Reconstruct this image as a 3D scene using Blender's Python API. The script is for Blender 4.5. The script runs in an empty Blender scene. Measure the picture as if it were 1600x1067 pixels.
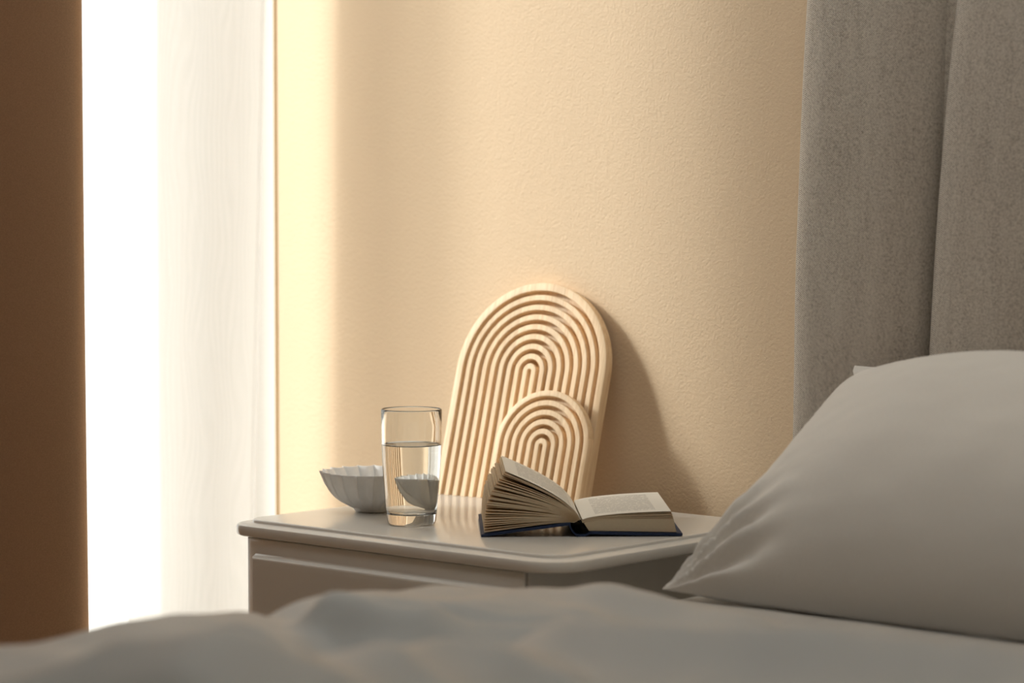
import bpy, bmesh, math, random
from mathutils import Vector, Matrix, noise
random.seed(4)
PI = math.pi
scene = bpy.context.scene
COL = scene.collection
R = math.radians

# ------------------------------------------------------------------ camera
ZT = 0.55                       # height of the nightstand top
cam_d = bpy.data.cameras.new('camera'); cam = bpy.data.objects.new('camera', cam_d); COL.objects.link(cam)
cam.location = (2.288, -2.480, ZT + 0.385)
cam.rotation_euler = (R(90 - 3.26), 0, R(41.7))
cam_d.sensor_width = 36; cam_d.lens = 36 * 4085 / 1600
cam_d.clip_start = 0.05; cam_d.clip_end = 200
cam_d.dof.use_dof = True; cam_d.dof.focus_distance = 3.03; cam_d.dof.aperture_fstop = 3.6
cam_d.dof.aperture_blades = 9
scene.camera = cam

# ------------------------------------------------------------------ world, sun, window portal, exposure
SKY = 1.65
SUN, AUREOLE = 2.1, 3.3      # the disc of the hazy sun, and the broad glow of haze round it
world = bpy.data.worlds.new('hazy_sky'); scene.world = world; world.use_nodes = True
wn = world.node_tree.nodes; wl = world.node_tree.links
wn['Background'].inputs['Color'].default_value = (1.0, 0.975, 0.95, 1)
wn['Background'].inputs['Strength'].default_value = SKY

SUN_AZ, SUN_EL = R(36.5), R(27)   # the light travels this way in plan (from +X) and downwards
sdir = Vector((math.cos(SUN_AZ) * math.cos(SUN_EL), math.sin(SUN_AZ) * math.cos(SUN_EL), -math.sin(SUN_EL)))
for nm, e, ang in (('sun', SUN, 8.0), ('sun_aureole', AUREOLE, 30.0)):
    sd = bpy.data.lights.new(nm, 'SUN'); so = bpy.data.objects.new(nm, sd); COL.objects.link(so)
    sd.energy = e; sd.angle = R(ang); sd.color = (1.0, 0.96, 0.92)
    so.rotation_euler = sdir.to_track_quat('-Z', 'Y').to_euler(); so.location = (-4, -3, 4)

YW = 0.048                      # the beige wall
XC = -0.408                     # the window wall
YB = -3.9
LX0, LX1, LY0, LY1 = -0.20, 1.90, -1.60, -0.15      # added roof window, out of view, for light from above the bed
for (x, y, w, rot) in ((XC - .22, YW - 0.75, 1.5, (0, R(-90), 0)), (0, 0, 0, None)):
    pd = bpy.data.lights.new('window_portal', 'AREA'); po = bpy.data.objects.new('window_portal', pd); COL.objects.link(po)
    pd.shape = 'RECTANGLE'; pd.size = 2.2; pd.size_y = w; pd.cycles.is_portal = True
    if rot: po.location = (x, y, 1.2); po.rotation_euler = rot
    else:
        po.location = ((LX0 + LX1) / 2, (LY0 + LY1) / 2, 2.74); pd.size = LX1 - LX0; pd.size_y = LY1 - LY0

scene.view_settings.view_transform = 'Standard'; scene.view_settings.look = 'None'
scene.view_settings.gamma = 1; scene.view_settings.use_curve_mapping = False
scene.view_settings.exposure = 0.36
scene.cycles.use_denoising = True
scene.cycles.max_bounces = 10; scene.cycles.transmission_bounces = 10
scene.cycles.use_adaptive_sampling = True; scene.cycles.adaptive_threshold = 0.03
scene.cycles.diffuse_bounces = 4; scene.cycles.glossy_bounces = 3; scene.cycles.transparent_max_bounces = 12
scene.cycles.sample_clamp_indirect = 6.0

# ------------------------------------------------------------------ helpers
def new_mat(name):
    m = bpy.data.materials.new(name); m.use_nodes = True
    nt = m.node_tree
    return m, nt, nt.nodes['Principled BSDF']
def nd(nt, t, **kw):
    n = nt.nodes.new(t)
    for k, v in kw.items():
        if k in n.inputs: n.inputs[k].default_value = v
        else: setattr(n, k, v)
    return n
def coords(nt, scale=(1, 1, 1), kind='Object'):
    tc = nd(nt, 'ShaderNodeTexCoord'); mp = nd(nt, 'ShaderNodeMapping')
    mp.inputs['Scale'].default_value = scale
    nt.links.new(tc.outputs[kind], mp.inputs['Vector']); return mp.outputs['Vector']
def ramp(nt, fac, stops):
    r = nd(nt, 'ShaderNodeValToRGB'); e = r.color_ramp.elements
    while len(e) < len(stops): e.new(0.5)
    for el, (p, c) in zip(e, stops):
        el.position = p; el.color = (*c, 1) if len(c) == 3 else c
    nt.links.new(fac, r.inputs['Fac']); return r.outputs['Color']
def bump(nt, b, height, strength, dist):
    n = nd(nt, 'ShaderNodeBump'); n.inputs['Strength'].default_value = strength
    n.inputs['Distance'].default_value = dist
    nt.links.new(height, n.inputs['Height']); nt.links.new(n.outputs['Normal'], b.inputs['Normal'])
def add_obj(name, verts, faces, mat=None, parent=None, smooth=False, uvs=None):
    me = bpy.data.meshes.new(name); me.from_pydata([tuple(v) for v in verts], [], faces); me.update()
    if uvs:
        l = me.uv_layers.new(name='uv')
        for lp in me.loops: l.data[lp.index].uv = uvs[lp.vertex_index]
    o = bpy.data.objects.new(name, me); COL.objects.link(o)
    if mat: me.materials.append(mat)
    if smooth: me.polygons.foreach_set('use_smooth', [True] * len(me.polygons))
    if parent: o.parent = parent
    return o
def from_bm(name, bm, mat=None, parent=None, smooth=False):
    bmesh.ops.recalc_face_normals(bm, faces=bm.faces)
    me = bpy.data.meshes.new(name); bm.to_mesh(me); bm.free()
    o = bpy.data.objects.new(name, me); COL.objects.link(o)
    if mat: me.materials.append(mat)
    if smooth: me.polygons.foreach_set('use_smooth', [True] * len(me.polygons))
    if parent: o.parent = parent
    return o
def box_bm(x0, x1, y0, y1, z0, z1, bev=0.0, seg=2):
    bm = bmesh.new()
    bmesh.ops.create_cube(bm, size=1)
    for v in bm.verts:
        v.co = Vector((x0 + (v.co.x + .5) * (x1 - x0), y0 + (v.co.y + .5) * (y1 - y0), z0 + (v.co.z + .5) * (z1 - z0)))
    if bev: bmesh.ops.bevel(bm, geom=bm.edges[:], offset=bev, segments=seg, affect='EDGES', profile=0.5)
    return bm
def box(name, x0, x1, y0, y1, z0, z1, mat, parent=None, bev=0.0, seg=2):
    return from_bm(name, box_bm(x0, x1, y0, y1, z0, z1, bev, seg), mat, parent, False)
def empty(name, loc=(0, 0, 0)):
    o = bpy.data.objects.new(name, None); COL.objects.link(o); o.location = loc; o.empty_display_size = .05
    return o
def tag(o, label=None, cat=None, group=None, kind=None):
    if label: o['label'] = label
    if cat: o['category'] = cat
    if group: o['group'] = group
    if kind: o['kind'] = kind
    return o
def child(o, parent):
    """parent, keeping world coordinates that the mesh was built in"""
    o.parent = parent; o.location = o.location - parent.location
    return o
def autosmooth(o, ang=35):
    me = o.data
    me.polygons.foreach_set('use_smooth', [True] * len(me.polygons))
    bm = bmesh.new(); bm.from_mesh(me)
    for e in bm.edges:
        if len(e.link_faces) == 2 and e.calc_face_angle(0) > R(ang): e.smooth = False
    bm.to_mesh(me); bm.free()
    return o
def grid(nu, nv, f, wrap_u=False):
    verts = [f(i, j) for j in range(nv) for i in range(nu)]
    faces = []
    for j in range(nv - 1):
        for i in range(nu if wrap_u else nu - 1):
            a = j * nu + i; b = j * nu + (i + 1) % nu
            faces.append((a, b, b + nu, a + nu))
    return verts, faces
def sstep(a, b, x):
    t = max(0.0, min(1.0, (x - a) / (b - a))); return t * t * (3 - 2 * t)

# ------------------------------------------------------------------ materials
def wall_mat(name, col, peel=0.35):
    m, nt, b = new_mat(name)
    b.inputs['Base Color'].default_value = (*col, 1); b.inputs['Roughness'].default_value = 0.62
    b.inputs['Specular IOR Level'].default_value = 0.3
    v = coords(nt)
    n1 = nd(nt, 'ShaderNodeTexNoise', Scale=300.0, Detail=2.0, Roughness=.55); nt.links.new(v, n1.inputs['Vector'])
    bump(nt, b, n1.outputs['Fac'], peel, 0.0022)
    return m
M_WALL = wall_mat('beige_wall_paint', (0.735, 0.565, 0.385))
M_WHITEWALL = wall_mat('white_reveal_paint', (0.80, 0.77, 0.72))
M_CEIL = wall_mat('ceiling_paint', (0.86, 0.86, 0.855), .1)

def floor_mat():
    m, nt, b = new_mat('oak_floor')
    v = coords(nt, (1.2, 9, 1))
    n = nd(nt, 'ShaderNodeTexNoise', Scale=6.0, Detail=5.0); nt.links.new(v, n.inputs['Vector'])
    c = ramp(nt, n.outputs['Fac'], [(.3, (.50, .39, .28)), (.7, (.60, .48, .36))])
    nt.links.new(c, b.inputs['Base Color']); b.inputs['Roughness'].default_value = .45
    return m
M_FLOOR = floor_mat()

def lacquer_mat():
    m, nt, b = new_mat('off_white_lacquer')
    b.inputs['Base Color'].default_value = (0.76, 0.735, 0.69, 1); b.inputs['Roughness'].default_value = .2
    v = coords(nt); n = nd(nt, 'ShaderNodeTexNoise', Scale=120.0, Detail=2.0); nt.links.new(v, n.inputs['Vector'])
    bump(nt, b, n.outputs['Fac'], .05, .001)
    return m
M_LACQ = lacquer_mat()

def wood_mat(name, seed):
    m, nt, b = new_mat(name)
    tc = nd(nt, 'ShaderNodeTexCoord'); sep = nd(nt, 'ShaderNodeSeparateXYZ'); nt.links.new(tc.outputs['Object'], sep.inputs[0])
    # edge-glued vertical strips: one tone each
    mul = nd(nt, 'ShaderNodeMath', operation='MULTIPLY_ADD'); mul.inputs[1].default_value = 1 / 0.021; mul.inputs[2].default_value = seed
    nt.links.new(sep.outputs['X'], mul.inputs[0])
    fl = nd(nt, 'ShaderNodeMath', operation='FLOOR'); nt.links.new(mul.outputs[0], fl.inputs[0])
    wn_ = nd(nt, 'ShaderNodeTexWhiteNoise'); wn_.noise_dimensions = '1D'; nt.links.new(fl.outputs[0], wn_.inputs['W'])
    # grain running up the board, offset per strip
    comb = nd(nt, 'ShaderNodeCombineXYZ')
    addx = nd(nt, 'ShaderNodeMath', operation='MULTIPLY_ADD'); addx.inputs[1].default_value = 7.0
    nt.links.new(wn_.outputs['Value'], addx.inputs[0]); nt.links.new(sep.outputs['X'], addx.inputs[2])
    nt.links.new(addx.outputs[0], comb.inputs['X']); nt.links.new(sep.outputs['Y'], comb.inputs['Y'])
    zs = nd(nt, 'ShaderNodeMath', operation='MULTIPLY'); zs.inputs[1].default_value = .07
    nt.links.new(sep.outputs['Z'], zs.inputs[0]); nt.links.new(zs.outputs[0], comb.inputs['Z'])
    g = nd(nt, 'ShaderNodeTexNoise', Scale=230.0, Detail=4.0, Roughness=.6); nt.links.new(comb.outputs[0], g.inputs['Vector'])
    c1 = ramp(nt, g.outputs['Fac'], [(.25, (.70, .465, .255)), (.55, (.845, .63, .405)), (.8, (.885, .70, .485))])
    hs = nd(nt, 'ShaderNodeHueSaturation')
    vr = nd(nt, 'ShaderNodeMapRange'); vr.inputs['To Min'].default_value = .90; vr.inputs['To Max'].default_value = 1.06
    nt.links.new(wn_.outputs['Value'], vr.inputs['Value']); nt.links.new(vr.outputs[0], hs.inputs['Value'])
    nt.links.new(c1, hs.inputs['Color']); nt.links.new(hs.outputs['Color'], b.inputs['Base Color'])
    b.inputs['Roughness'].default_value = .55
    bump(nt, b, g.outputs['Fac'], .08, .0008)
    return m

def fabric_mat(name, ca, cb, thread=1500.0, rough=.95, bstr=.25, sheen=.15, big=9.0):
    m, nt, b = new_mat(name)
    v = coords(nt)
    n1 = nd(nt, 'ShaderNodeTexNoise', Scale=thread, Detail=2.0); nt.links.new(v, n1.inputs['Vector'])
    n2 = nd(nt, 'ShaderNodeTexNoise', Scale=big, Detail=4.0); nt.links.new(v, n2.inputs['Vector'])
    mx = nd(nt, 'ShaderNodeMath', operation='MULTIPLY_ADD'); mx.inputs[1].default_value = .25
    nt.links.new(n2.outputs['Fac'], mx.inputs[0]); nt.links.new(n1.outputs['Fac'], mx.inputs[2])
    c = ramp(nt, mx.outputs[0], [(.42, ca), (.85, cb)])
    nt.links.new(c, b.inputs['Base Color']); b.inputs['Roughness'].default_value = rough
    b.inputs['Specular IOR Level'].default_value = .15
    b.inputs['Sheen Weight'].default_value = sheen
    bump(nt, b, n1.outputs['Fac'], bstr, .0008)
    return m

def headboard_mat():
    m, nt, b = new_mat('woven_headboard_fabric')
    v = coords(nt)
    va = coords(nt, (1, 1, .12))
    mot = nd(nt, 'ShaderNodeTexNoise', Scale=340.0, Detail=3.0, Roughness=.7); nt.links.new(v, mot.inputs['Vector'])
    vert = nd(nt, 'ShaderNodeTexNoise', Scale=90.0, Detail=3.0); nt.links.new(va, vert.inputs['Vector'])
    w1 = nd(nt, 'ShaderNodeTexWave', Scale=260.0, Distortion=1.2); w1.bands_direction = 'DIAGONAL'; nt.links.new(v, w1.inputs['Vector'])
    a = nd(nt, 'ShaderNodeMath', operation='MULTIPLY_ADD'); a.inputs[1].default_value = .35
    nt.links.new(w1.outputs['Fac'], a.inputs[0]); nt.links.new(mot.outputs['Fac'], a.inputs[2])
    a2 = nd(nt, 'ShaderNodeMath', operation='MULTIPLY_ADD'); a2.inputs[1].default_value = .22
    nt.links.new(vert.outputs['Fac'], a2.inputs[0]); nt.links.new(a.outputs[0], a2.inputs[2])
    c = ramp(nt, a2.outputs[0], [(.42, (.24, .205, .17)), (.68, (.46, .41, .355)), (.92, (.68, .625, .55))])
    nt.links.new(c, b.inputs['Base Color']); b.inputs['Roughness'].default_value = .95
    b.inputs['Specular IOR Level'].default_value = .15; b.inputs['Sheen Weight'].default_value = .2
    bump(nt, b, a.outputs[0], .4, .0012)
    return m
M_HEAD = headboard_mat()
M_PILLOW = fabric_mat('pale_grey_cotton', (.76, .73, .685), (.82, .79, .745), 900, .9, .08, .1)
M_SHEET = fabric_mat('grey_sheet_cotton', (.50, .49, .47), (.56, .55, .53), 900, .9, .08, .1)
M_DUVET = fabric_mat('cool_grey_duvet_sateen', (.42, .445, .455), (.48, .505, .515), 900, .55, .05, .6)
_b = M_DUVET.node_tree.nodes['Principled BSDF']; _b.inputs['Sheen Tint'].default_value = (1, .84, .70, 1); _b.inputs['Specular IOR Level'].default_value = .35
M_DRAPE = fabric_mat('brown_velvet', (.44, .275, .165), (.54, .34, .205), 700, .9, .1, .25, 5.0)

def sheer_mat(name, lo, hi, col):
    m = bpy.data.materials.new(name); m.use_nodes = True; nt = m.node_tree; nt.nodes.clear()
    out = nd(nt, 'ShaderNodeOutputMaterial')
    tr = nd(nt, 'ShaderNodeBsdfTransparent'); tr.inputs['Color'].default_value = (1, 1, 1, 1)
    tl = nd(nt, 'ShaderNodeBsdfTranslucent'); tl.inputs['Color'].default_value = (*col, 1)
    df = nd(nt, 'ShaderNodeBsdfDiffuse'); df.inputs['Color'].default_value = (*col, 1)
    m1 = nd(nt, 'ShaderNodeMixShader'); m1.inputs[0].default_value = .42
    nt.links.new(tl.outputs[0], m1.inputs[1]); nt.links.new(df.outputs[0], m1.inputs[2])
    # moire of overlapping voile layers, put in as wavering vertical bands of density
    v = coords(nt, (1, 1, .22))
    w = nd(nt, 'ShaderNodeTexWave', Scale=34.0, Distortion=22.0, Detail=1.0); w.inputs['Detail Scale'].default_value = .6
    w.bands_direction = 'Y'; nt.links.new(v, w.inputs['Vector'])
    mr = nd(nt, 'ShaderNodeMapRange'); mr.inputs['To Min'].default_value = lo; mr.inputs['To Max'].default_value = hi
    nt.links.new(w.outputs['Fac'], mr.inputs['Value'])
    m2 = nd(nt, 'ShaderNodeMixShader'); nt.links.new(mr.outputs[0], m2.inputs[0])
    nt.links.new(tr.outputs[0], m2.inputs[1]); nt.links.new(m1.outputs[0], m2.inputs[2])
    nt.links.new(m2.outputs[0], out.inputs['Surface'])
    return m
M_SHEER = sheer_mat('white_voile', .125, .14, (.80, .77, .73))
M_SHEER2 = sheer_mat('gathered_voile', .78, .82, (.64, .62, .595))

def pane_mat():
    m = bpy.data.materials.new('window_glass'); m.use_nodes = True; nt = m.node_tree; nt.nodes.clear()
    out = nd(nt, 'ShaderNodeOutputMaterial'); tr = nd(nt, 'ShaderNodeBsdfTransparent'); gl = nd(nt, 'ShaderNodeBsdfGlossy', Roughness=.02)
    tr.inputs['Color'].default_value = (.94, .96, .95, 1)
    mx = nd(nt, 'ShaderNodeMixShader'); mx.inputs[0].default_value = .05
    nt.links.new(tr.outputs[0], mx.inputs[1]); nt.links.new(gl.outputs[0], mx.inputs[2]); nt.links.new(mx.outputs[0], out.inputs['Surface'])
    return m
M_PANE = pane_mat()
def plain(name, col, rough=.5, spec=.5):
    m, nt, b = new_mat(name)
    v = coords(nt); n = nd(nt, 'ShaderNodeTexNoise', Scale=60.0, Detail=2.0); nt.links.new(v, n.inputs['Vector'])
    c = ramp(nt, n.outputs['Fac'], [(.3, tuple(x * .96 for x in col)), (.7, tuple(min(1, x * 1.03) for x in col))])
    nt.links.new(c, b.inputs['Base Color'])
    b.inputs['Roughness'].default_value = rough; b.inputs['Specular IOR Level'].default_value = spec
    return m
M_FRAME = plain('white_window_frame', (.82, .81, .79), .35)
M_GROUND = plain('pale_paving', (.80, .78, .75), .9)
M_BOWL = plain('matte_grey_white_ceramic', (.90, .895, .885), .38, .45)
M_NAVY = plain('navy_book_cloth', (.014, .028, .075), .6, .3)
M_SPINE = plain('black_spine_lining', (.012, .012, .014), .8, .2)

def glass_mat(name, ior, tint):
    m, nt, b = new_mat(name)
    b.inputs['Base Color'].default_value = (*tint, 1); b.inputs['Transmission Weight'].default_value = 1
    b.inputs['Roughness'].default_value = 0; b.inputs['IOR'].default_value = ior
    return m
M_GLASS = glass_mat('clear_glass', 1.5, (.985, .995, .99))
M_WATER = glass_mat('clear_water', 1.333, (1, 1, 1))

def paper_mat(name, text, c0, c1, tlc, tlf):
    m, nt, b = new_mat(name)
    v = coords(nt); n = nd(nt, 'ShaderNodeTexNoise', Scale=300.0, Detail=2.0); nt.links.new(v, n.inputs['Vector'])
    base = ramp(nt, n.outputs['Fac'], [(.3, c0), (.7, c1)])
    b.inputs['Roughness'].default_value = .8; b.inputs['Specular IOR Level'].default_value = .2
    if text:
        tc = nd(nt, 'ShaderNodeTexCoord'); sp = nd(nt, 'ShaderNodeSeparateXYZ'); nt.links.new(tc.outputs['UV'], sp.inputs[0])
        def math_(op, a, bb, cc=None):
            n = nd(nt, 'ShaderNodeMath', operation=op)
            for k, x in enumerate((a, bb, cc)):
                if x is None: continue
                if isinstance(x, (int, float)): n.inputs[k].default_value = x
                else: nt.links.new(x, n.inputs[k])
            return n.outputs[0]
        u, w = sp.outputs['X'], sp.outputs['Y']
        ln = math_('MULTIPLY', w, 36.0); fr = math_('FRACT', ln, 0); row = math_('FLOOR', ln, 0)
        on = math_('LESS_THAN', fr, .52)
        cm = nd(nt, 'ShaderNodeCombineXYZ'); uu = math_('MULTIPLY', u, 26.0); nt.links.new(uu, cm.inputs['X'])
        rr = math_('MULTIPLY', row, 7.31); nt.links.new(rr, cm.inputs['Y'])
        wd = nd(nt, 'ShaderNodeTexNoise', Scale=1.0, Detail=1.0); nt.links.new(cm.outputs[0], wd.inputs['Vector'])
        word = math_('GREATER_THAN', wd.outputs['Fac'], .40)
        a = math_('MULTIPLY', on, word)
        for (src, lo, hi) in ((u, .16, .84), (w, .10, .90)):
            a = math_('MULTIPLY', a, math_('GREATER_THAN', src, lo)); a = math_('MULTIPLY', a, math_('LESS_THAN', src, hi))
        a = math_('MULTIPLY', a, .42)
        mx = nd(nt, 'ShaderNodeMix'); mx.data_type = 'RGBA'
        nt.links.new(a, mx.inputs['Factor']); nt.links.new(base, mx.inputs['A']); mx.inputs['B'].default_value = (.16, .145, .13, 1)
        base = mx.outputs['Result']
    nt.links.new(base, b.inputs['Base Color'])
    # thin paper lets some light through
    tl = nd(nt, 'ShaderNodeBsdfTranslucent'); tl.inputs['Color'].default_value = (*tlc, 1)
    ms = nd(nt, 'ShaderNodeMixShader'); ms.inputs[0].default_value = tlf
    out = nt.nodes['Material Output']
    nt.links.new(b.outputs[0], ms.inputs[1]); nt.links.new(tl.outputs[0], ms.inputs[2]); nt.links.new(ms.outputs[0], out.inputs['Surface'])
    return m
M_PAPER = paper_mat('shade_tan_paper', False, (.82, .715, .52), (.86, .755, .56), (.90, .62, .26), .38)  # tan paper, deepened: gap shade and warm bounce put into the colour
M_PRINT = paper_mat('printed_cream_paper', True, (.91, .875, .80), (.94, .905, .83), (.88, .80, .60), .12)

# ------------------------------------------------------------------ room
XR, HC_ = 3.3, 2.6
WX0 = XC - 0.25                 # outer face of the window wall
WY0, WY1 = YW - 1.5, YW         # window opening reaches the corner
WZ0, WZ1 = 0.10, 2.30
def struct(o): o['kind'] = 'structure'; return o
struct(box('floor', WX0, XR + .1, YB - .1, YW + .12, -.08, 0, M_FLOOR))
def boxes(name, lst, mat):
    bm = bmesh.new()
    for args in lst:
        b2 = box_bm(*args); me = bpy.data.meshes.new('t'); b2.to_mesh(me); b2.free(); bm.from_mesh(me); bpy.data.meshes.remove(me)
    return from_bm(name, bm, mat)
CZ0, CZ1 = HC_, HC_ + .20
struct(boxes('ceiling', ((WX0, LX0, YB - .1, YW + .12, CZ0, CZ1), (LX1, XR + .1, YB - .1, YW + .12, CZ0, CZ1),
                         (LX0, LX1, YB - .1, LY0, CZ0, CZ1), (LX0, LX1, LY1, YW + .12, CZ0, CZ1)), M_CEIL))
struct(box('wall_back', XC, XR + .1, YW, YW + .12, 0, HC_, M_WALL))
struct(box('wall_reveal', WX0, XC, YW, YW + .12, 0, HC_, M_WHITEWALL))
struct(box('wall_right', XR, XR + .1, YB, YW, 0, HC_, M_WALL))
struct(box('wall_front', WX0, XR + .1, YB - .1, YB, 0, HC_, M_WALL))
struct(boxes('wall_window', ((WX0, XC, YB, WY0, 0, HC_), (WX0, XC, WY0, WY1, WZ1, HC_), (WX0, XC, WY0, WY1, 0, WZ0)), M_WHITEWALL))
box_ = box('baseboard_back', XC + .001, XR, YW - .016, YW, 0, .08, M_FRAME, None, .003); struct(box_)
# thin joint where the beige paper ends at the reveal
struct(box('trim_1', XC - .0035, XC + .0015, YW - .0012, YW + .004, 0, HC_, plain('brown_caulk_joint', (.42, .27, .13), .8)))

# window: outer frame, two sashes with panes, set at the outer side of the wall
FX0, FX1 = XC - 0.21, XC - 0.15
def bar(name, parent, y0, y1, z0, z1, x0=FX0, x1=FX1, mat=M_FRAME, bev=.004):
    return child(box(name, x0, x1, y0, y1, z0, z1, mat, None, bev), parent)
def window(name, y0, y1):
    win = struct(empty(name, (WX0, (y0 + y1) / 2, WZ0)))
    bar('frame_stile', win, y1 - .04, y1, WZ0, WZ1); bar('frame_stile', win, y0, y0 + .04, WZ0, WZ1)
    bar('frame_rail', win, y0 + .04, y1 - .04, WZ0, WZ0 + .05); bar('frame_rail', win, y0 + .04, y1 - .04, WZ1 - .05, WZ1)
    ymid = (y0 + y1) / 2
    for (a, b) in ((y0 + .04, ymid), (ymid, y1 - .04)):
        bar('sash_stile', win, a, a + .055, WZ0 + .05, WZ1 - .05, FX0 + .01, FX1 + .01)
        bar('sash_stile', win, b - .055, b, WZ0 + .05, WZ1 - .05, FX0 + .01, FX1 + .01)
        bar('sash_rail', win, a + .055, b - .055, WZ0 + .05, WZ0 + .12, FX0 + .01, FX1 + .01)
        bar('sash_rail', win, a + .055, b - .055, WZ1 - .12, WZ1 - .05, FX0 + .01, FX1 + .01)
        bar('pane', win, a + .055, b - .055, WZ0 + .12, WZ1 - .12, FX0 + .035, FX0 + .039, M_PANE, 0)
    return win
window('window_1', WY0, WY1)
rw = struct(empty('added_roof_window', ((LX0 + LX1) / 2, (LY0 + LY1) / 2, CZ1 - .05)))  # unseen opening added to bring daylight down onto bed and nightstand
for (x0, x1, y0, y1) in ((LX0, LX0 + .05, LY0, LY1), (LX1 - .05, LX1, LY0, LY1), (LX0 + .05, LX1 - .05, LY0, LY0 + .05), (LX0 + .05, LX1 - .05, LY1 - .05, LY1)):
    child(box('frame_rail', x0, x1, y0, y1, CZ1 - .05, CZ1, M_FRAME, None, .004), rw)
child(box('pane', LX0 + .05, LX1 - .05, LY0 + .05, LY1 - .05, CZ1 - .03, CZ1 - .026, M_PANE), rw)
gr = box('ground', -150, 150, -150, 150, -.5, -.42, M_GROUND); struct(gr)

# ------------------------------------------------------------------ sheer curtain (folded back on itself at its free edge)
def sheer_edge(z):              # the free edge swings away from the wall lower down
    return -.010 - .009 * (1.20 - z) / .80
def sheer_dx(z): return .042 - .021 * (1.20 - z) / .80
NZ = 60
def sheer_pt(s, z):
    # s 0..1 outer layer from far left to the edge, 1..2 the returned layer
    ye = sheer_edge(z)
    if s <= 1:
        y = -1.42 + (ye + 1.42) * s
        d = ye - y
        x = sheer_dx(z) + .010 * math.sin(d * 24 + .6) * min(1, d / .12) + .004 * math.sin(d * 61 + z * .8) * min(1, d / .1)
    else:
        t = s - 1; L = .197 + .008 * math.sin(z * 3)
        d = L * t; y = ye - d
        x = sheer_dx(z) + .010 * math.sin(d * 24 + .6) * min(1, d / .12) - .014 * math.sin(PI * min(1, t * 1.4) * .5) - .002 + .003 * math.sin(d * 45 + z)
        if t < .02: x += .002
    return (XC + x, y, z)
NS1, NS2 = 230, 60
S = [i / NS1 for i in range(NS1 + 1)] + [1 + (i + 1) / NS2 for i in range(NS2)]
v, f = grid(len(S), NZ, lambda i, j: sheer_pt(S[i], .015 + (2.5 - .015) * j / (NZ - 1)))
sheer = add_obj('sheer_curtain', v, f, M_SHEER, None, True)
sheer.data.materials.append(M_SHEER2)            # the returned edge lies in denser gathers
for k, pg in enumerate(sheer.data.polygons): pg.material_index = 1 if k % (len(S) - 1) >= NS1 else 0
tag(sheer, 'sheer white voile curtain hanging floor length in front of the bright window', 'curtain')

# brown drape drawn over the rest of the window
def drape_pt(s, z):
    y = -.412 - s * 1.06 - .006 * math.sin(z * 2.0)
    d = s * 1.10
    x = .150 + .046 * math.sin(d * 2 * PI / .150 - .9) + .012 * math.sin(d * 2 * PI / .41 + 1.0 + z * .5)
    x += .006 * math.sin(z * 1.7 + d * 20)
    if d < .02: x -= .012 * (1 - d / .02)
    return (XC + x, y - .004 * (1.2 - z), z)
v, f = grid(240, 40, lambda i, j: drape_pt(i / 239, .012 + (2.5 - .012) * j / 39))
drape = add_obj('drape', v, f, M_DRAPE, None, True)
sm = drape.modifiers.new('thick', 'SOLIDIFY'); sm.thickness = .003; sm.offset = 0
tag(drape, 'heavy brown velvet drape in deep folds left of the sheer curtain', 'drape')

# ------------------------------------------------------------------ nightstand
NX0, NX1, NY0, NY1 = -.012, .508, -.410, -.004
ns = empty('nightstand', ((NX0 + NX1) / 2, (NY0 + NY1) / 2, 0))
tag(ns, 'off-white lacquered nightstand with two wide drawers standing beside the bed', 'nightstand')
def rr_loop(ins, z, r, n=10):
    x0, x1, y0, y1 = NX0 + ins, NX1 - ins, NY0 + ins, NY1 - ins * .15
    pts = []
    for (cx, cy, a0, rad) in ((x1, y0, -90, r), (x1, y1, 0, .004), (x0, y1, 90, .004), (x0, y0, 180, r * .75)):
        sx = 1 if cx == x1 else -1; sy = 1 if cy == y1 else -1
        for k in range(n + 1):
            a = R(a0 + 90 * k / n)
            pts.append((cx - sx * rad + rad * math.cos(a), cy - sy * rad + rad * math.sin(a), z))
    return pts
def loft(name, loops, mat, parent, ang=30):
    n = len(loops[0]); verts = [p for l in loops for p in l]; faces = []
    for j in range(len(loops) - 1):
        for i in range(n):
            a = j * n + i; b = j * n + (i + 1) % n
            faces.append((a, b, b + n, a + n))
    faces.append(tuple(reversed(range(n)))); faces.append(tuple(range((len(loops) - 1) * n, len(loops) * n)))
    o = add_obj(name, verts, faces, mat); autosmooth(o, ang)
    return child(o, parent) if parent else o
r0 = .045
prof = [(.010, ZT - .0185), (.003, ZT - .0185), (.0008, ZT - .0172), (0, ZT - .0150), (0, ZT - .0085), (.0010, ZT - .0062), (.0030, ZT - .0050),
        (.0150, ZT - .0044), (.0162, ZT - .0038), (.0170, ZT - .0012), (.0182, ZT - .0002), (.0200, ZT)]
loft('top', [rr_loop(i, z, r0 - i * .8) for i, z in prof], M_LACQ, ns)
BX0, BX1, BY0, BY1, BZ0, BZ1 = .022, .457, -.398, -.012, .10, ZT - .0185
child(box('carcass', BX0, BX1, BY0, BY1, BZ0, BZ1, M_LACQ, None, .0015), ns)
def drawer(z0, z1):
    x0, x1 = BX0, BX1 - .001
    def lp(ins, y): return [(x0 + ins, y, z0 + ins), (x1 - ins, y, z0 + ins), (x1 - ins, y, z1 - ins), (x0 + ins, y, z1 - ins)]
    # set-back sloping border, then the proud panel with a rounded upper lip
    lps = [lp(.001, BY0 - .002), lp(0, BY0 - .003), lp(0, BY0 - .0055), lp(.0008, BY0 - .0065), lp(.0165, BY0 - .0090),
           lp(.0175, BY0 - .0095), lp(.0198, BY0 - .0165), lp(.0206, BY0 - .0182), lp(.0218, BY0 - .0193), lp(.0235, BY0 - .0197), lp(.030, BY0 - .0197)]
    return loft('drawer', lps, M_LACQ, ns, 50)
drawer(.330, ZT - .0195); drawer(.112, .326)
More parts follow.
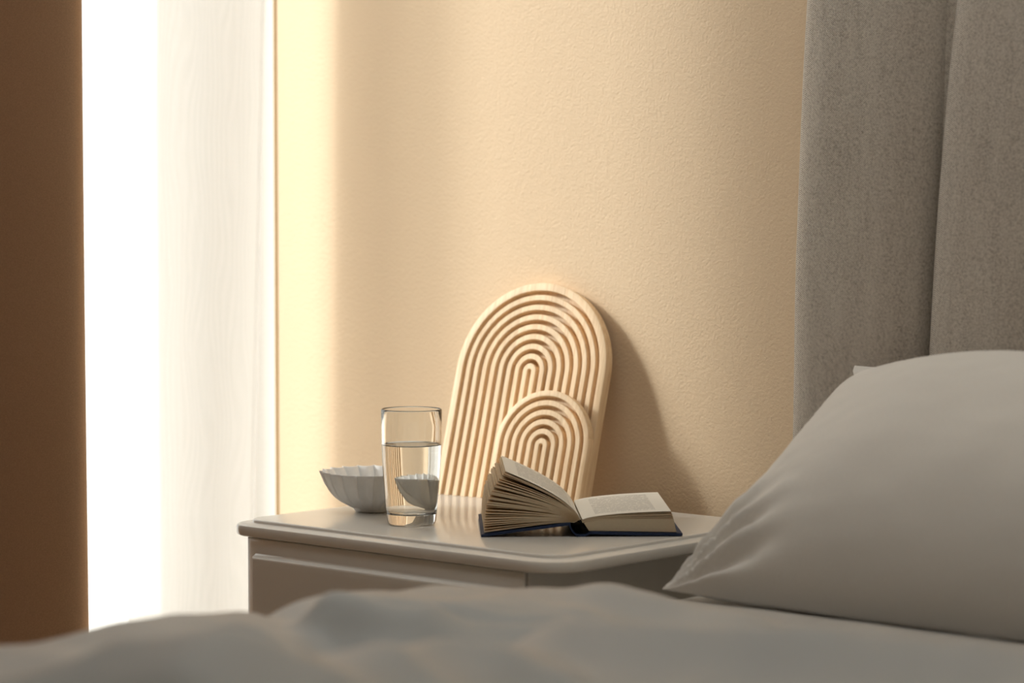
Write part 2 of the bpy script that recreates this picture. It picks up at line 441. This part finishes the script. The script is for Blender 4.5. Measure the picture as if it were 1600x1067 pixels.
for (x, y) in ((BX0 + .005, BY0 + .005), (BX1 - .045, BY0 + .005), (BX0 + .005, BY1 - .045), (BX1 - .045, BY1 - .045)):
    child(box('leg', x, x + .04, y, y + .04, 0, .101, M_LACQ, None, .003), ns)

# ------------------------------------------------------------------ arched wooden boards with concentric grooves
def arch_board(name, W, Hc, ngroove, pitch, groove_w, depth, thick, mat, n_arc=64, n_str=4):
    """front face at local y=0, groove floor behind it, base at z=0; U profile swept round the arch"""
    Rr = W
    ch = .0006
    pr = []                                        # (radius, y) from centre to rim
    h = groove_w / 2
    pr += [(0.0, depth), (h - ch * .5, depth), (h, depth - .0005), (h, ch), (h + ch, 0)]
    for k in range(1, ngroove + 1):
        c = k * pitch
        pr += [(c - h - ch, 0), (c - h, ch), (c - h, depth - .0004), (c, depth), (c + h, depth - .0004), (c + h, ch), (c + h + ch, 0)]
    pr += [(Rr - .0015, 0), (Rr - .0004, .0005), (Rr, .0016), (Rr, thick - .0014), (Rr - .0012, thick)]
    path = []
    for k in range(n_str): path.append(('L', Hc * k / n_str))
    for k in range(n_arc + 1): path.append(('A', PI - PI * k / n_arc))
    for k in range(n_str - 1, -1, -1): path.append(('R', Hc * k / n_str))
    def pt(r, y, p):
        if p[0] == 'L': return (-r, y, p[1])
        if p[0] == 'R': return (r, y, p[1])
        return (r * math.cos(p[1]), y, Hc + r * math.sin(p[1]))
    nu, nv = len(pr), len(path)
    v, f = grid(nu, nv, lambda i, j: pt(pr[i][0], pr[i][1], path[j]))
    base = len(v)
    # back face and base caps
    back = [pt(pr[-1][0], thick, p) for p in path]
    f.append(tuple((j * nu + nu - 1) for j in range(nv)))
    # base: close between profile and back line
    for row in (0, nv - 1):
        idx = [row * nu + i for i in range(nu)]
        c = len(v); v.append((0, thick, 0))
        f.append(tuple(idx + [c]) if row else tuple([c] + idx[::-1]))
    o = add_obj(name, v, f, mat)
    bm = bmesh.new(); bm.from_mesh(o.data)
    bmesh.ops.remove_doubles(bm, verts=bm.verts, dist=1e-6)
    bmesh.ops.recalc_face_normals(bm, faces=bm.faces); bm.to_mesh(o.data); bm.free()
    return autosmooth(o, 40)
AYAW, ALEAN = R(5.6), R(-16.6)
def place_arch(o, x, y, thick):
    o.matrix_world = Matrix.Translation((x, y, ZT + .0002)) @ Matrix.Rotation(AYAW, 4, 'Z') @ Matrix.Rotation(ALEAN, 4, 'X')
    # rest the lower rear edge on the table instead of sinking in
    o.location.z += thick * math.sin(-ALEAN) * 1.0 if False else 0
M_WOOD1 = wood_mat('pale_pine', 3.3); M_WOOD2 = wood_mat('pale_pine_small', 11.7)
big = arch_board('arch_board', .1155, .1665, 8, .0128, .0056, .0115, .0155, M_WOOD1)
place_arch(big, .1139, -.0495, .0155)
tag(big, 'large arched pine board with concentric grooves leaning on the beige wall', 'decor board')
small = arch_board('arch_board', .0706, .0745, 5, .0121, .0053, .0096, .0125, M_WOOD2)
place_arch(small, .1662, -.0640, .0125)
tag(small, 'small arched grooved pine board leaning on the larger arch behind the book', 'decor board')

# ------------------------------------------------------------------ scalloped bowl
def bowl():
    N, per = 20, 16
    nu = N * per
    outer = [(.0, .0), (.012, .0), (.0225, .0), (.0245, .0012), (.0250, .0035), (.0300, .0060), (.0405, .0124), (.0480, .0180), (.0527, .0230), (.0595, .0340), (.0640, .0450), (.0655, .0485)]
    inner = [(.0645, .0492), (.0628, .0488), (.0605, .0440), (.0560, .0340), (.0490, .0240), (.0440, .0190), (.0360, .0138), (.0250, .0090), (.0120, .0075), (.0, .0073)]
    rows = [(r, z, 0) for r, z in outer] + [(r, z, 1) for r, z in inner]
    def p(i, j):
        r, z, side = rows[j]
        u = (i % per) / per
        fl = math.sin(PI * u) ** .62          # 0 on the ridge, 1 in the hollow of the flute
        k = sstep(.0245, .040, r)
        amp = (.0064 if side == 0 else .0058) * k
        th = 2 * PI * i / nu + .35 * (z / .05) * k * .25
        rr = r - amp * fl + .0012 * k * (1 - fl)
        zz = z - (.0008 * fl * sstep(.03, .049, z))
        return (rr * math.cos(th), rr * math.sin(th), zz)
    v, f = grid(nu, len(rows), p, True)
    o = add_obj('scalloped_bowl', v, f, M_BOWL)
    bm = bmesh.new(); bm.from_mesh(o.data); bmesh.ops.remove_doubles(bm, verts=bm.verts, dist=1e-6)
    bmesh.ops.recalc_face_normals(bm, faces=bm.faces); bm.to_mesh(o.data); bm.free()
    o.data.polygons.foreach_set('use_smooth', [True] * len(o.data.polygons))
    return o
bw = bowl(); bw.location = (.067, -.238, ZT + .0002); bw.rotation_euler = (0, 0, R(4))
tag(bw, 'small fluted grey-white ceramic bowl with scalloped rim behind the water glass', 'bowl')

# ------------------------------------------------------------------ glass of water
def lathe(name, prof, mat, n=96, loc=(0, 0, 0)):
    v, f = grid(n, len(prof), lambda i, j: (prof[j][0] * math.cos(2 * PI * i / n), prof[j][0] * math.sin(2 * PI * i / n), prof[j][1]), True)
    o = add_obj(name, v, f, mat)
    bm = bmesh.new(); bm.from_mesh(o.data); bmesh.ops.remove_doubles(bm, verts=bm.verts, dist=1e-6)
    bmesh.ops.recalc_face_normals(bm, faces=bm.faces); bm.to_mesh(o.data); bm.free()
    o.location = loc
    return autosmooth(o, 60)
GL = (.190, -.3006, ZT + .0003)
outp = [(0, .0012), (.018, .0010), (.0235, .0002), (.0258, .0004), (.0276, .0018), (.0285, .0045), (.0293, .012), (.0305, .025), (.0318, .040), (.0332, .058), (.0343, .075), (.0350, .095), (.0353, .115), (.0354, .1325)]
rim = [(.0352, .1338), (.0346, .1344), (.0339, .1341), (.0336, .1332)]
inn = [(.0334, .115), (.0331, .095), (.0323, .075), (.0312, .058), (.0298, .040), (.0284, .025), (.0274, .0170), (.0262, .0142), (.0235, .0128), (.015, .0122), (0, .0120)]
glass = lathe('drinking_glass', outp + rim + inn, M_GLASS, 96, GL)
tag(glass, 'clear straight-sided drinking glass two thirds full of water on the nightstand', 'glass')
WZ = .0925
def inner_r(z):
    pts = sorted((zz, r) for r, zz in inn)
    for (z0, r_0), (z1, r_1) in zip(pts, pts[1:]):
        if z0 <= z <= z1: return r_0 + (r_1 - r_0) * (z - z0) / (z1 - z0)
    return .0334
ov = .0003
wp = [(0, .0120 - ov), (.015, .0122 - ov), (.0235, .0128 - ov), (.0262 + ov, .0142 - ov), (.0274 + ov, .0170)]
wp += [(inner_r(z) + ov, z) for z in (.025, .040, .058, .075)] + [(inner_r(WZ) + ov, WZ + .0012), (inner_r(WZ) - .0006, WZ + .0004), (inner_r(WZ) - .002, WZ), (.015, WZ), (0, WZ)]
water = lathe('water', wp, M_WATER, 96, GL)
tag(water, 'clear still water filling the lower two thirds of the drinking glass', 'water')

# ------------------------------------------------------------------ open book
BK_A = R(43.4)
bk = empty('open_book', (.4067, -.2517, ZT)); bk.rotation_euler = (0, 0, BK_A)
tag(bk, 'open navy hardback book with cream pages fanned up on its left side', 'book')
BL = .178                       # page length along the spine (local +y)
def sheet(name, prof, t, mat, y0=0.0, y1=BL, ny=6, twist=0.0, parent=bk):
    """thin closed sheet: prof = [(x,z)] polyline, thickness t below it, swept along y"""
    n = len(prof)
    nrm = []
    for i in range(n):
        a = Vector(prof[max(0, i - 1)]); b = Vector(prof[min(n - 1, i + 1)]); d = (b - a).normalized(); nrm.append(Vector((-d.y, d.x)))
    sgn = 1 if nrm[n // 2].y > 0 else -1
    L = [0]
    for i in range(1, n): L.append(L[-1] + (Vector(prof[i]) - Vector(prof[i - 1])).length)
    verts, uvs = [], []
    for j in range(ny):
        y = y0 + (y1 - y0) * j / (ny - 1)
        for side in (0, 1):
            for i in range(n):
                q = Vector(prof[i]) - nrm[i] * sgn * t * side
                w = twist * (y - y0) / (y1 - y0) * (i / (n - 1)) ** 1.5
                verts.append((q.x, y, q.y + w)); uvs.append((L[i] / L[-1], (y - y0) / (y1 - y0)))
    fs = []; m = 2 * n
    for j in range(ny - 1):
        for i in range(n - 1):
            fs.append((j * m + i, j * m + i + 1, (j + 1) * m + i + 1, (j + 1) * m + i))
            fs.append((j * m + n + i, (j + 1) * m + n + i, (j + 1) * m + n + i + 1, j * m + n + i + 1))
        for i in (0, n - 1):
            fs.append((j * m + i, (j + 1) * m + i, (j + 1) * m + n + i, j * m + n + i))
    for j in (0, ny - 1):
        for i in range(n - 1): fs.append((j * m + i, j * m + n + i, j * m + n + i + 1, j * m + i + 1))
    o = add_obj(name, verts, fs, mat, parent, False, uvs)
    bm = bmesh.new(); bm.from_mesh(o.data); bmesh.ops.recalc_face_normals(bm, faces=bm.faces); bm.to_mesh(o.data); bm.free()
    return autosmooth(o, 50)
def bez(p0, p1, p2, p3, n):
    out = []
    for k in range(n + 1):
        t = k / n; a = (1 - t) ** 3; b = 3 * t * (1 - t) ** 2; c = 3 * t * t * (1 - t); d = t ** 3
        out.append((a * p0[0] + b * p1[0] + c * p2[0] + d * p3[0], a * p0[1] + b * p1[1] + c * p2[1] + d * p3[1]))
    return out
# covers
CY0, CY1 = -.004, BL + .004
sheet('cover', [(-.1125, .0031), (-.06, .0098), (-.0125, .0160)], .0028, M_NAVY, CY0, CY1, 2)
sheet('cover', [(.0090, .0058), (.06, .0044), (.1135, .0036)], .0028, M_NAVY, CY0, CY1, 2)
spn = bez((-.0135, .0156), (-.0105, .0010), (-.004, .0022), (.0105, .0056), 12)
spn = bez((-.0130, .0150), (-.0095, .0020), (-.0010, -.0030), (.0100, .0056), 12)
sheet('spine', [(x, max(z, .0018)) for x, z in spn], .0016, M_NAVY, CY0, CY1, 2)
# lining of the page block's back, dark hollow behind the pages
sheet('spine_lining', bez((-.0085, .0165), (-.001, .0195), (.001, .012), (.0080, .0072), 8), .0006, M_SPINE, .0015, BL - .0015, 2)
# right block: solid lower body and loose upper leaves
lo = bez((.0085, .0063), (.03, .0060), (.07, .0052), (.1072, .0045), 10)
hi = bez((.0030, .0150), (.012, .0200), (.055, .0192), (.1035, .0192), 10)
def slab(name, lo, hi, mat, y0, y1):
    n = len(lo); verts = []; fs = []
    for y in (y0, y1):
        verts += [(x, y, z) for x, z in lo] + [(x, y, z) for x, z in hi]
    m = 2 * n
    for i in range(n - 1):
        fs += [(i, i + 1, n + i + 1, n + i), (m + i, m + n + i, m + n + i + 1, m + i + 1), (i, m + i, m + i + 1, i + 1), (n + i, n + i + 1, m + n + i + 1, m + n + i)]
    fs += [(0, n, m + n, m), (n - 1, m + n - 1, m + 2 * n - 1, 2 * n - 1)]
    o = add_obj(name, verts, fs, mat, bk)
    bm = bmesh.new(); bm.from_mesh(o.data); bmesh.ops.recalc_face_normals(bm, faces=bm.faces); bm.to_mesh(o.data); bm.free()
    return autosmooth(o, 40)
slab('page_block', lo, hi, M_PAPER, 0, BL)
def rpage(zt, xt, zg, th, mat, tw=0.0):
    return sheet('page', bez((.0012, zg), (.012, zg + .0048), (.055, zt - .0006), (xt, zt), 14), th, mat, 0, BL, 6, tw)
rpage(.0205, .1034, .0160, .0008, M_PAPER); rpage(.0222, .1030, .0168, .0009, M_PAPER)
rpage(.0236, .1024, .0176, .0005, M_PAPER); rpage(.0250, .1020, .0182, .0010, M_PAPER)
rpage(.0265, .1016, .0187, .0004, M_PAPER); rpage(.0281, .1010, .0192, .0003, M_PRINT, .001)
# left: a fan of leaves from the lifted one down to the cover
tips = [(-.0850, .0738), (-.0905, .0672), (-.0958, .0602), (-.1000, .0530), (-.1034, .0455), (-.1060, .0372), (-.1076, .0285), (-.1084, .0195), (-.1088, .0110), (-.1090, .0052)]
def tip_at(t):
    k = t * (len(tips) - 1); i = min(int(k), len(tips) - 2); fr = k - i
    return (tips[i][0] + (tips[i + 1][0] - tips[i][0]) * fr, tips[i][1] + (tips[i + 1][1] - tips[i][1]) * fr)
NF = 26
for k in range(NF):
    t = k / (NF - 1)
    tt = min(1, max(0, t + (random.uniform(-.017, .017) if 0 < k < NF - 1 else 0)))
    tx, tz = tip_at(tt)
    gx, gz = -.0005 - .0085 * t, .0192 - .0022 * t
    dx, dz = tx - gx, tz - gz
    # convex leaf: leaves the gutter steeply, then runs out to its tip
    bow = .0085 * (1 - t) + .0012
    p1 = (gx + dx * .12, gz + dz * .12 + bow * 1.5); p2 = (gx + dx * .55, gz + dz * .55 + bow * .9)
    sheet('page', bez((gx, gz), p1, p2, (tx, tz), 12), .0003 if k == 0 else random.choice((.0005, .0009, .0013, .0019)), M_PRINT if k == 0 else M_PAPER, 0, BL, 5, random.uniform(-.0008, .0008))

# ------------------------------------------------------------------ bed
HX0, PW, NP = .528, .178, 9
HX1 = HX0 + PW * NP
bed = empty('bed', ((HX0 + HX1) / 2, YW - .06, 0))
tag(bed, 'upholstered bed with tall grey-beige headboard of padded vertical channels', 'bed')
hbk = child(box('headboard', HX0 + .01, HX1 - .01, YW - .052, YW - .012, .05, 1.235, M_HEAD, None, .008), bed)
def panel(k):
    x0 = HX0 + k * PW; zb, zt = .12, 1.245
    nu, nv = 22, 44
    def p(i, j):
        t = j / (nv - 1); z = zb + (zt - zb) * t
        e = 2 * (i / (nu - 1)) - 1
        e = math.copysign(1 - (1 - abs(e)) ** 1.5, e)          # crowd rows toward the seams
        prof = (1 - abs(e) ** 4.2) ** .55                       # round flanks, flat front
        dz = min(z - zb, zt - z); cap = math.sqrt(max(0, 1 - (1 - min(1, dz / .05)) ** 2))
        zr = z - (ZT)
        lean = .010 * max(0, zr) / .6 + .022 * (max(0, zr - .1) / .6) ** 3
        y = YW - .050 - .052 * prof * cap + lean
        sh = .024 * (max(0, zr) / .6) ** 1.7                    # the seams lean outwards towards the top
        x = x0 + PW * (e + 1) / 2 + sh * ((e + 1) / 2 if k == 0 else 1)
        if k == 0 and e < 0: x += .03 * (1 - cap) * -e
        wr = .0012 * noise.noise(Vector((x * 18, 3.1 * k, z * 7)))
        return (x, y + wr, z)
    v, f = grid(nu, nv, p)
    # close to the backing
    o = add_obj('panel', v, f, M_HEAD)
    bm = bmesh.new(); bm.from_mesh(o.data)
    be = [e for e in bm.edges if e.is_boundary]
    r_ = bmesh.ops.extrude_edge_only(bm, edges=be)
    for g in r_['geom']:
        if isinstance(g, bmesh.types.BMVert): g.co.y = YW - .040
    bmesh.ops.recalc_face_normals(bm, faces=bm.faces); bm.to_mesh(o.data); bm.free()
    autosmooth(o, 70)
    o.parent = hbk; o.location = -bed.location
    return o
hbk_loc = hbk.location.copy()
for k in range(NP):
    o = panel(k); o.location = -(bed.location + hbk.location)
child(box('bed_base', HX0 + .05, HX1 - .02, -2.12, YW - .10, .10, .29, M_HEAD, None, .02, 3), bed)
for (x, y) in ((HX0 + .08, -2.05), (HX1 - .14, -2.05), (HX0 + .08, -.2), (HX1 - .14, -.2)):
    child(box('leg', x, x + .06, y, y + .06, 0, .101, M_SPINE, None, .004), bed)
MZ = .512
mat_o = box('mattress', HX0 + .066, HX1 - .03, -2.10, YW - .112, .291, MZ, M_SHEET, None, .03, 4)
autosmooth(mat_o, 60)
tag(mat_o, 'thick mattress in a grey sheet under the pillow and duvet', 'mattress')

# ------------------------------------------------------------------ pillow leaning on the headboard
def pillow():
    W, H = .70, .362
    Ox = Vector((.612, -.365, MZ + .012))          # lower left corner
    ax = Vector((1, 0, 0)); up_ = Vector((.045, .285, .222)).normalized(); n_ = ax.cross(up_).normalized()   # n_ faces the room and up
    NU, NV = 90, 64
    def prof(u, v):
        a = max(0, 1 - abs(2 * u - 1) ** 2.6); b = max(0, 1 - abs(2 * v - 1) ** 2.3)
        return (a * b) ** .62
    verts = {}; V = []; F = []
    def pos(u, v, side):
        e = .045 * math.sin(PI * v) + .050 * math.exp(-((v - .895) / .045) ** 2)   # edges drawn in between the corners
        uu = u + e * (1 - 2 * u)
        vv = v + .030 * math.sin(PI * u) * (1 - 2 * v)
        t = prof(u, v) * (1 - .75 * math.exp(-(u / .10) ** 2 - ((1 - v) / .11) ** 2))
        T = .128 if side > 0 else .052
        q = Ox + ax * (uu * W) + up_ * (vv * H) + n_ * (T * t * side)
        q.z -= .012 * math.sin(PI * u) * (1 - v)          # sags between the corners
        # creases that radiate from the corners and soft dents
        du, dv = u, v
        rad = math.hypot(du * 1.6, dv); ang = math.atan2(dv, du * 1.6 + 1e-6)
        cr = .012 * math.sin(ang * 17 + 3 * noise.noise(Vector((u * 6, v * 6, 1)))) * math.exp(-((rad - .17) / .13) ** 2)
        ed = math.exp(-u / .10) * math.exp(-max(0, v - .25) / .25)
        cr2 = .011 * ed * noise.noise(Vector((u * 60 + v * 22, v * 34 - u * 20, 2.7))) + .0035 * noise.noise(Vector((u * 9, v * 5, 4.2 + side))) + .0018 * noise.noise(Vector((u * 20, v * 17, 8)))
        q += n_ * (cr * side * (t ** .3) + cr2 * t ** .5)
        return q
    for side in (1, -1):
        for j in range(NV + 1):
            for i in range(NU + 1):
                if side < 0 and (i in (0, NU) or j in (0, NV)): verts[(i, j, -1)] = verts[(i, j, 1)]; continue
                # denser rows at the rim
                u = .5 - .5 * math.cos(PI * i / NU); v = .5 - .5 * math.cos(PI * j / NV)
                verts[(i, j, side)] = len(V); V.append(pos(u, v, side))
        for j in range(NV):
            for i in range(NU):
                q = (verts[(i, j, side)], verts[(i + 1, j, side)], verts[(i + 1, j + 1, side)], verts[(i, j + 1, side)])
                F.append(q if side > 0 else q[::-1])
    # nothing sinks into the mattress or the headboard
    for k, p in enumerate(V):
        p.z = max(p.z, MZ + .003); p.y = min(p.y, -.062)
    o = add_obj('pillow', V, F, M_PILLOW, None, True)
    return o
pl = pillow()
tag(pl, 'plump pale grey pillow leaning on the padded headboard', 'pillow')

# ------------------------------------------------------------------ duvet
def seg_d(px, py, ax, ay, bx, by):
    dx, dy = bx - ax, by - ay; t = max(0, min(1, ((px - ax) * dx + (py - ay) * dy) / (dx * dx + dy * dy)))
    return math.hypot(px - ax - t * dx, py - ay - t * dy)
def poly_d(px, py, pts): return min(seg_d(px, py, *a, *b) for a, b in zip(pts, pts[1:]))
RID = [([(.63, -1.25), (.66, -1.05), (.66, -.93)], .09, .004),
       ([(.67, -.87), (.74, -.76), (.86, -.69), (.96, -.68)], .085, -.004), ([(.80, -.66), (.94, -.62)], .06, .021),
       ([(.69, -.91), (.84, -.79)], .020, .016), ([(.73, -.96), (.96, -.86)], .024, .032), ([(.84, -1.02), (1.0, -.98)], .03, .018), ([(.80, -.90), (1.02, -.77)], .022, .028), ([(.78, -1.10), (.92, -1.20)], .035, .026), ([(.80, -1.30), (.94, -1.36)], .03, .024), ([(1.0, -.66), (1.28, -.70)], .03, .014), ([(1.15, -.58), (1.5, -.66)], .03, .012),
       ([(1.08, -.74), (1.30, -.76)], .045, .006),
       ([(1.02, -1.30), (1.06, -1.04), (1.20, -.98), (1.36, -.93), (1.7, -.9)], .095, .058),
       ([(.86, -1.62), (.92, -1.44), (1.0, -1.40)], .09, .056)]
VAL = [([(.60, -.93), (.74, -.98), (.92, -1.08)], .026, .009), ([(.70, -.88), (.86, -.76)], .018, .010),
       ([(.97, -.60), (1.02, -.78), (.99, -.95)], .035, .026),
       ([(.80, -.98), (.90, -.86), (1.0, -.84)], .05, .010), ([(.93, -1.17), (.95, -.96), (1.08, -.88), (1.35, -.83)], .045, .026)]
def duvet_h(x, y):
    up = sstep(-.44, -.74, y + .30 * max(0, .80 - x) - .05 * max(0, x - 1.0))    # thin by the pillow, full further down
    calm = sstep(-.50, -.78, y)
    h = MZ + .014 + (.051 - .024 * sstep(.72, .88, x)) * up
    for pts, w, a in RID: h += a * math.exp(-(poly_d(x, y, pts) / w) ** 2)
    for pts, w, a in VAL: h -= a * math.exp(-(poly_d(x, y, pts) / w) ** 2)
    p = Vector((x * 3.2 + y * 1.4, y * 4.6 - x * 1.0, 0))
    h += up * (.004 + .006 * sstep(.70, .85, x)) * noise.noise(p) + calm * up * (.004 + .040 * sstep(.72, .86, x)) * (.26 - abs(noise.noise(Vector((x * 2.6 + y * 1.6, y * 8.5 - x * 3.2, 9.0))))) + (.35 + .65 * up) * .0055 * noise.noise(p * 2.7 + Vector((3, 1, 5)))
    s = Vector((x * 26 + y * 9, y * 7 - x * 3, 2.2))
    h += .0040 * calm * sstep(.66, .76, x) * noise.noise(s)
    return max(h, MZ + .006)
def duvet():
    U, Vn = 250, 250
    DX0, DX1, DY0, DY1 = HX0 + .068, HX1 + .02, -2.16, -.415
    rr = .05; drop = .16
    verts = []
    for j in range(Vn + 1):
        y = DY0 + (DY1 - DY0) * j / Vn
        for i in range(U + 1):
            s = -drop + (DX1 - DX0 + drop) * i / U
            wob = .012 * noise.noise(Vector((0, y * 5, 1.5)))
            if s >= rr:
                x = DX0 + s; z = duvet_h(x, y)
            else:
                top = duvet_h(DX0 + rr, y)
                if s > -rr * .57:
                    a = (rr - s) / (rr * 1.57) * PI / 2
                    x = DX0 + rr - rr * math.sin(a); z = top - rr * (1 - math.cos(a))
                else:
                    x = DX0 - .006 * math.sin((-rr * .57 - s) * 20); z = top - rr + (s + rr * .57)
                x -= wob * sstep(rr, -.05, s)
                x += .010 * noise.noise(Vector((y * 9, z * 4, 7))) * sstep(rr, -.06, s)
            x = min(x, HX1 + .02)
            verts.append((x, y, z))
    n = U + 1; fs = [(j * n + i, j * n + i + 1, (j + 1) * n + i + 1, (j + 1) * n + i) for j in range(Vn) for i in range(U)]
    o = add_obj('duvet', verts, fs, M_DUVET, None, True)
    return o
dv = duvet()
tag(dv, 'rumpled cool grey duvet spread over the bed in the foreground', 'duvet')
